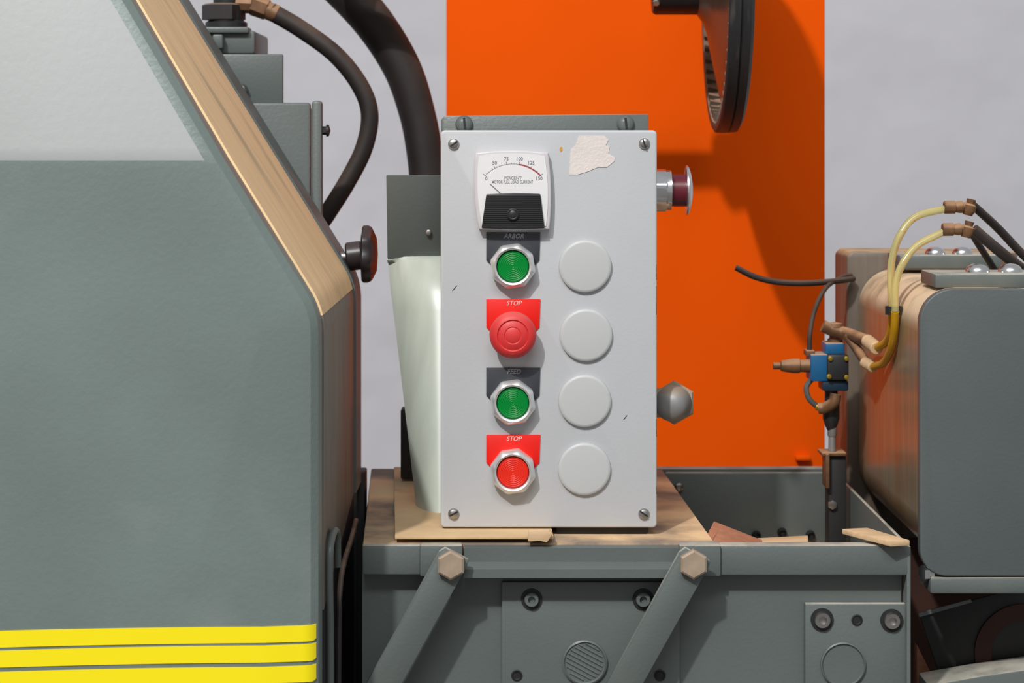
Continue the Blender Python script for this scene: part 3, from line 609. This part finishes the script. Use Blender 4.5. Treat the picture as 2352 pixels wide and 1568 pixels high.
for i in range(30):
    a = PI + (i + 0.5) / 30 * PI
    p = Vector((xw0 + 0.0075, wd_ + R * 0.898 * math.cos(a), wz + R * 0.898 * math.sin(a)))
    if src is None: src = o = obj('rim_rib', bm, M['liner'], wh); ORG[o.name] = p; o.location = p - ORG[wh.name]
    else: o = copy_part(src, wh, p)
    o.rotation_euler = (a - PI / 2 + PI, 0, 0)
obj('axle', cyl((-0.235, wd_, wz), (X(1506, wd_), wd_, wz), L(35, wd_), 24), M['black'], wh)
obj('hanger_bracket', box(-0.23, -0.205, wd_ - 0.022, wd_ + 0.022, wz - 0.018, 1.92, 0.002), M['black'], wh)
obj('hanger_beam', box(-0.2048, 0.02, wd_ - 0.02, wd_ + 0.02, 1.88, 1.92, 0.002), M['black'], wh)
obj('hanger_arm', box(-0.02, 0.02, wd_ + 0.0202, 2.9295, 1.88, 1.92, 0.002), M['black'], wh)

# ------------------------------------------------------------------ right feed unit
fu = thing('feed_housing', (X(2260, 2.2), 2.45, 0), 'grey feed unit housing with rounded front cover at the right edge', 'machine housing')
dF = 2.2
def RR(x0, x1, y0, y1, d, r): return rounded(X(x0, d), X(x1, d), Z(y1, d), Z(y0, d), [L(k, d) for k in r], 10)
obj('front_cover', prism(RR(2113, 2420, 663, 1323, dF, (62, 62, 78, 78)), dF, dF + 0.014, 0.0016, 3, ang=40), M['cover'], fu, 40)
pr = RR(2117, 2416, 667, 1317, dF, (130, 60, 100, 100))
obj('housing_body', prism(pr, dF + 0.0142, 2.60, 0, 1), M['side'], fu, 50)
pr = [(X(1940, 2.62), Z(1262, 2.62)), (X(1995, 2.62), Z(1275, 2.62)), (X(2330, 2.62), Z(1275, 2.62)), (X(2330, 2.62), Z(578, 2.62)), (X(1952, 2.62), Z(576, 2.62)), (X(1940, 2.62), Z(588, 2.62))]
obj('end_flange', prism(pr, 2.603, 2.70, 0.003, 2, ang=20), M['end'], fu, 30)
def cap_bolt(a, b, d, r, parent):
    k = L(r, d); p = P(a, b, d)
    return obj('dome_bolt', lathe(p, (0, 0, 1), [(-0.002, k), (0.003, k), (0.007, k * 0.86), (0.0105, k * 0.5), (0.0118, 0)], 24), M['chrome'], parent)
bf = obj('clamp_bar', box(X(2148, 2.25), X(2420, 2.25), 2.25, 2.33, Z(661, 2.25), Z(629, 2.25), 0.002), M['paint'], fu)
zt = Z(629, 2.25)
for a in (2243, 2318):
    p = P(a, 620, 2.29); k = L(24, 2.29)
    obj('dome_bolt', lathe((p.x, 2.285, zt), (0, 0, 1), [(-0.001, k * 1.15), (0.002, k * 1.15), (0.006, k * 0.95), (0.0085, k * 0.55), (0.0095, 0)], 24), M['chrome'], bf)
bb = obj('clamp_bar', box(X(2066, 2.5), X(2300, 2.5), 2.5, 2.58, Z(617, 2.5), Z(586, 2.5), 0.002), M['paint'], fu)
zt2 = Z(586, 2.5)
for a in (2146, 2208):
    p = P(a, 580, 2.53); k = L(20, 2.53)
    obj('dome_bolt', lathe((p.x, 2.525, zt2), (0, 0, 1), [(-0.001, k * 1.15), (0.002, k * 1.15), (0.006, k * 0.95), (0.0085, k * 0.55), (0.0095, 0)], 24), M['chrome'], bb)
obj('lower_rail', box(X(2136, 2.2), X(2420, 2.2), 2.2, 2.26, Z(1364, 2.2), Z(1326, 2.2), 0.003), M['paint'], fu)
obj('rail_bolt', lathe(P(2134, 1315, 2.21), (-1, -0.25, 0), [(-0.004, L(13)), (0.002, L(13)), (0.0025, L(20)), (0.008, L(20)), (0.0095, L(14)), (0.0095, 0)], 6), M['chrome'], fu)
obj('stand', box(X(2300, 2.4), X(2460, 2.4), 2.44, 2.58, 0, Z(1320, 2.44), 0.003), M['dark'], fu)
# discharge chute under the housing
ch = thing('discharge_chute', P(2300, 1700, 2.4), 'dark discharge chute under the feed housing', 'chute')
obj('chute_side', prism([(X(2112, 2.3), Z(1412, 2.3)), (X(2380, 2.3), Z(1338, 2.3)), (X(2470, 2.3), Z(1338, 2.3)), (X(2470, 2.3), Z(1620, 2.3)), (X(2168, 2.3), Z(1580, 2.3))], 2.30, 2.306, 0.001), M['dark'], ch)
obj('chute_lip', prism(xz([(2110, 1408), (2230, 1376), (2232, 1383), (2112, 1417)], 2.297), 2.297, 2.3, 0), M['paint_clean'], ch)
obj('chute_back', box(X(2090, 2.43), X(2470, 2.43), 2.43, 2.435, 0.3, Z(1236, 2.43)), M['rust'], ch)
q = lathe(P(2352, 1500, 2.296), (0, 1, 0), [(0, L(118)), (0.004, L(118)), (0.004, L(78)), (0, L(78)), (0, L(118))], 48, caps=False)
obj('rusty_ring', q, M['rust'], ch, 30)
obj('chute_rail', prism(xz([(2132, 1574), (2250, 1553), (2480, 1520), (2480, 1640), (2132, 1700)], 2.24), 2.24, 2.295, 0.002), M['paint'], ch)
obj('chute_leg', box(X(2400, 2.25), X(2450, 2.25), 2.25, 2.29, 0, Z(1640, 2.25), 0.002), M['dark'], ch)
o = obj('scrap_board', prism(xz([(2106, 1480), (2160, 1590), (2160, 1760), (2106, 1760)], 2.33), 2.33, 2.345, 0.001), M['wood_red']); tag(o, 'orange-brown board end in the dark chute beside the bench corner', 'board')

# offcuts in the tray
def plank(name, c4, thick, m, label, cat='offcut', group='wood offcuts in the tray'):
    v = [Vector(p) for p in c4]; n = (v[1] - v[0]).cross(v[3] - v[0]).normalized()
    if n.z < 0: n = -n
    o = obj(name, hexa([p - n * thick for p in v] + v, 0.0008), m); tag(o, label, cat, group); return o
plank('wood_offcut', [P(1620, 1236, 2.26), P(1640, 1196, 2.29), P(1752, 1240, 2.29), P(1735, 1275, 2.26)], 0.016, M['wood_red'], 'red-brown wood offcut tipped up in the tray beside the control box')
plank('wood_offcut', [P(1636, 1243, 2.215), P(1654, 1213, 2.235), P(1712, 1242, 2.235), P(1690, 1272, 2.215)], 0.014, M['wood_red'], 'smaller red-brown wood offcut in front of the tipped one')
plank('wood_offcut', [P(1722, 1246, 2.30), P(1725, 1236, 2.33), P(1856, 1229, 2.33), P(1856, 1239, 2.30)], 0.008, M['wood'], 'thin pale wood strip lying across the tray')
def atz(a, b, z): return P(a, b, (HC - z) * F / (b - HY))
zz = bz + 0.0065
plank('wood_offcut', [atz(1934, 1214, zz + 0.003), atz(1992, 1211, zz + 0.003), atz(2090, 1240, zz), atz(2046, 1243, zz)], 0.0055, M['wood'], 'pale flat offcut leaning on the right corner of the tray rim')

# ------------------------------------------------------------------ pneumatic valve and bracket
vb_ = thing('valve_bracket', P(1920, 1250, 2.50), 'dark dusty upright bracket in the tray below the blue valve', 'bracket')
dv = 2.49
obj('upright', box(X(1903, dv), X(1944, dv), dv, dv + 0.03, bz - 0.094, Z(1046, dv), 0.002), M['dark'], vb_)
obj('front_flange', box(X(1895, dv - 0.004), X(1904, dv - 0.004), dv - 0.01, dv + 0.02, Z(1118, dv), Z(1040, dv), 0.001), M['brass'], vb_)
obj('top_flange', box(X(1886, dv), X(1943, dv), dv - 0.006, dv + 0.03, Z(1046, dv) + 0.0002, Z(1038, dv), 0.001), M['brass'], vb_)
obj('bolt', lathe(P(1911, 1158, dv), (0, -1, 0), [(0, L(12)), (0.005, L(12)), (0.006, 0)], 6), M['steel'], vb_)
va = thing('air_valve', P(1912, 1036, dv + 0.01), 'blue solenoid air valve with black coil and brass fittings', 'valve')
bl = obj('valve_body', pbox(1862, 1903, 814, 876, dv - 0.012, dv + 0.03, 0.002), M['blue'], va)
obj('top_block', pbox(1896, 1940, 788, 814, dv - 0.006, dv + 0.03, 0.002), M['blue'], va)
co = obj('coil', pbox(1900, 1950, 814, 874, dv - 0.016, dv + 0.026, 0.003), M['black'], va)
for a, b in ((1907, 823), (1944, 823), (1904, 864), (1944, 866)): obj('brass_screw', lathe(P(a, b, dv - 0.016), (0, -1, 0), [(0, L(6.5)), (0.0025, L(6)), (0.0035, 0)], 12), M['yellow_brass'], co)
obj('lower_block', pbox(1889, 1949, 874, 898, dv - 0.01, dv + 0.026, 0.002), mat('dark_blue_plastic', rgb(18, 44, 62), 0.4, 0.1), va)
bm = lathe(P(1776, 840, dv), (1, 0, 0), [(0, L(9)), (L(16, dv), L(9)), (L(18, dv), L(14)), (L(45, dv), L(19)), (L(60, dv), L(19)), (L(62, dv), L(16)), (X(1864, dv) - X(1776, dv), L(18))], 20)
obj('inlet_fitting', bm, M['brass'], va)
obj('inlet_port', pbox(1852, 1872, 805, 818, dv - 0.004, dv + 0.02, 0.001), M['brass'], va)
obj('lower_fitting', lathe(P(1909, 898, dv + 0.006), (0, 0, -1), [(0, L(17)), (0.012, L(17)), (0.014, L(22)), (0.032, L(22)), (0.04, L(16)), (0.046, L(10))], 20), M['black'], va)
obj('brass_elbow', tube([P(1880, 938, dv - 0.004), P(1895, 936, dv - 0.006), P(1915, 924, dv - 0.012), P(1920, 905, dv - 0.012)], L(13, dv), 12, 5), M['brass'], va)
obj('elbow_tip', lathe(P(1872, 934, dv - 0.004), (1, 0, 0), [(0, L(6)), (0.001, L(10)), (0.006, L(10))], 14), M['yellow_brass'], va)
obj('loop_tube', tube([P(1878, 934, dv - 0.004), P(1858, 915, dv - 0.006), P(1852, 890, dv - 0.004), P(1863, 872, dv), P(1872, 862, dv + 0.004)], L(6.5, dv), 10, 6), mat('grey_tube', rgb(84, 84, 80), 0.5), va)
obj('silver_connector', lathe(P(1911, 960, dv + 0.006), (0, 0, -1), [(0, L(8)), (0.004, L(12)), (0.02, L(12)), (0.022, L(9)), (L(76, dv), L(10))], 16), M['cast'], va)
obj('top_fitting', lathe(P(1918, 790, dv + 0.01), (0, 0, 1), [(0, L(20)), (0.006, L(20)), (0.007, L(15)), (L(28, dv), L(15))], 18), M['brass'], va)
obj('upper_elbow', tube([P(1890, 748, dv), P(1912, 758, dv), P(1945, 766, dv - 0.005), P(1984, 780, 2.45), P(1998, 788, 2.42)], L(14, dv), 12, 5), M['brass'], va)
obj('elbow_cap', lathe(P(1916, 762, dv + 0.004), (0, 0, 1), [(0, L(18)), (0.006, L(24)), (0.010, L(22)), (0.012, 0)], 18), M['brass'], va)
obj('lower_branch', tube([P(1945, 770, dv - 0.01), P(1962, 792, dv - 0.018), P(1978, 816, 2.45), P(1990, 834, 2.43)], L(11, dv), 12, 5), M['brass'], va)
obj('tube_collar', cyl(P(1992, 782, 2.425), P(2014, 800, 2.395), L(15, dv), 16, ch=0.001), M['wood'], va)
obj('tube_collar', cyl(P(1986, 832, 2.435), P(2006, 843, 2.415), L(13, dv), 16, ch=0.001), M['wood'], va)

# yellow air tubes
dt = 2.335
def ytube(lo, up, top, label):
    t = thing('air_tube', P(2050, 830, dt), label, 'tube', 'yellow air tubes')
    obj('lower_tube', tube([P(*p) for p in lo], L(9.5, dt), 12, 8), M['tube_old'], t)
    obj('upper_tube', tube([P(*p) for p in up], L(8.5, dt), 12, 8), M['tube'], t)
    x, y, d = top
    f = obj('push_fitting', lathe(P(x - 4, y, d), (1, 0, 0.02), [(0, L(13, d)), (0.001, L(15, d)), (0.012, L(15, d)), (0.0125, L(12, d)), (0.017, L(14, d)), (0.0205, L(14, d)), (0.021, L(11, d)), (0.026, L(11, d))], 16), M['brass'], t)
    obj('swivel', lathe(P(x + 52, y + 10, d), (0.25, 0, 1), [(-0.004, L(11)), (0.002, L(17)), (0.007, L(17)), (0.009, L(10)), (0.014, L(12)), (0.0145, 0)], 16), M['brass'], f)
ytube([(2012, 798, 2.40), (2034, 786, 2.375), (2046, 760, 2.35), (2050, 715, 2.332)], [(2050, 715, 2.332), (2046, 650, 2.33), (2050, 590, 2.33), (2070, 535, 2.33), (2105, 497, 2.335), (2172, 479, 2.34)], (2172, 476, 2.34), 'upper clear yellow air tube arching to the higher brass fitting')
ytube([(2004, 842, 2.417), (2030, 832, 2.385), (2047, 800, 2.345), (2054, 760, 2.325), (2056, 715, 2.315)], [(2056, 715, 2.315), (2056, 660, 2.315), (2070, 612, 2.315), (2105, 565, 2.32), (2165, 533, 2.325)], (2168, 527, 2.325), 'lower clear yellow air tube arching to the nearer brass fitting')
o = obj('cable_tie', lathe(P(2053, 722, 2.3245), (0, 0, 1), [(0, L(20, dt)), (0.009, L(20, dt)), (0.009, L(17, dt)), (0, L(17, dt)), (0, L(20, dt))], 18, caps=False), M['black']); tag(o, 'black cable tie holding the two yellow tubes together', 'cable tie')
# dark rods going from the fittings into the housing
def rod(pts, r, label):
    o = obj('black_hose', tube([P(*p) for p in pts], L(r, pts[0][2]), 12, 6), M['hose']); tag(o, label, 'hose', 'black hoses over the feed housing')
rod([(2233, 470, 2.355), (2290, 522, 2.375), (2350, 585, 2.385), (2420, 648, 2.385)], 10, 'top black hose running down from the higher brass fitting')
rod([(2236, 526, 2.325), (2300, 580, 2.33), (2360, 628, 2.35), (2376, 640, 2.35)], 13, 'thick middle black hose running down past the dome bolts')
rod([(2222, 520, 2.35), (2250, 565, 2.36), (2280, 612, 2.37), (2288, 626, 2.37)], 8, 'short thin black hose below the nearer brass fitting')
# loose black cable
o = obj('black_cable', tube([P(1690, 614, 2.55), P(1735, 636, 2.55), P(1790, 648, 2.55), P(1860, 650, 2.55), P(1930, 644, 2.57), P(1960, 640, 2.592)], L(7, 2.55), 10, 6), M['hose']); tag(o, 'loose black cable end sticking out in front of the orange column', 'cable')
o = obj('black_cable', tube([P(1859, 806, 2.495), P(1861, 760, 2.50), P(1872, 710, 2.52), P(1898, 660, 2.55), P(1935, 636, 2.58), P(1955, 632, 2.592)], L(5.5, 2.5), 10, 6), M['hose']); tag(o, 'black cable curving from the blue valve up to the housing', 'cable')
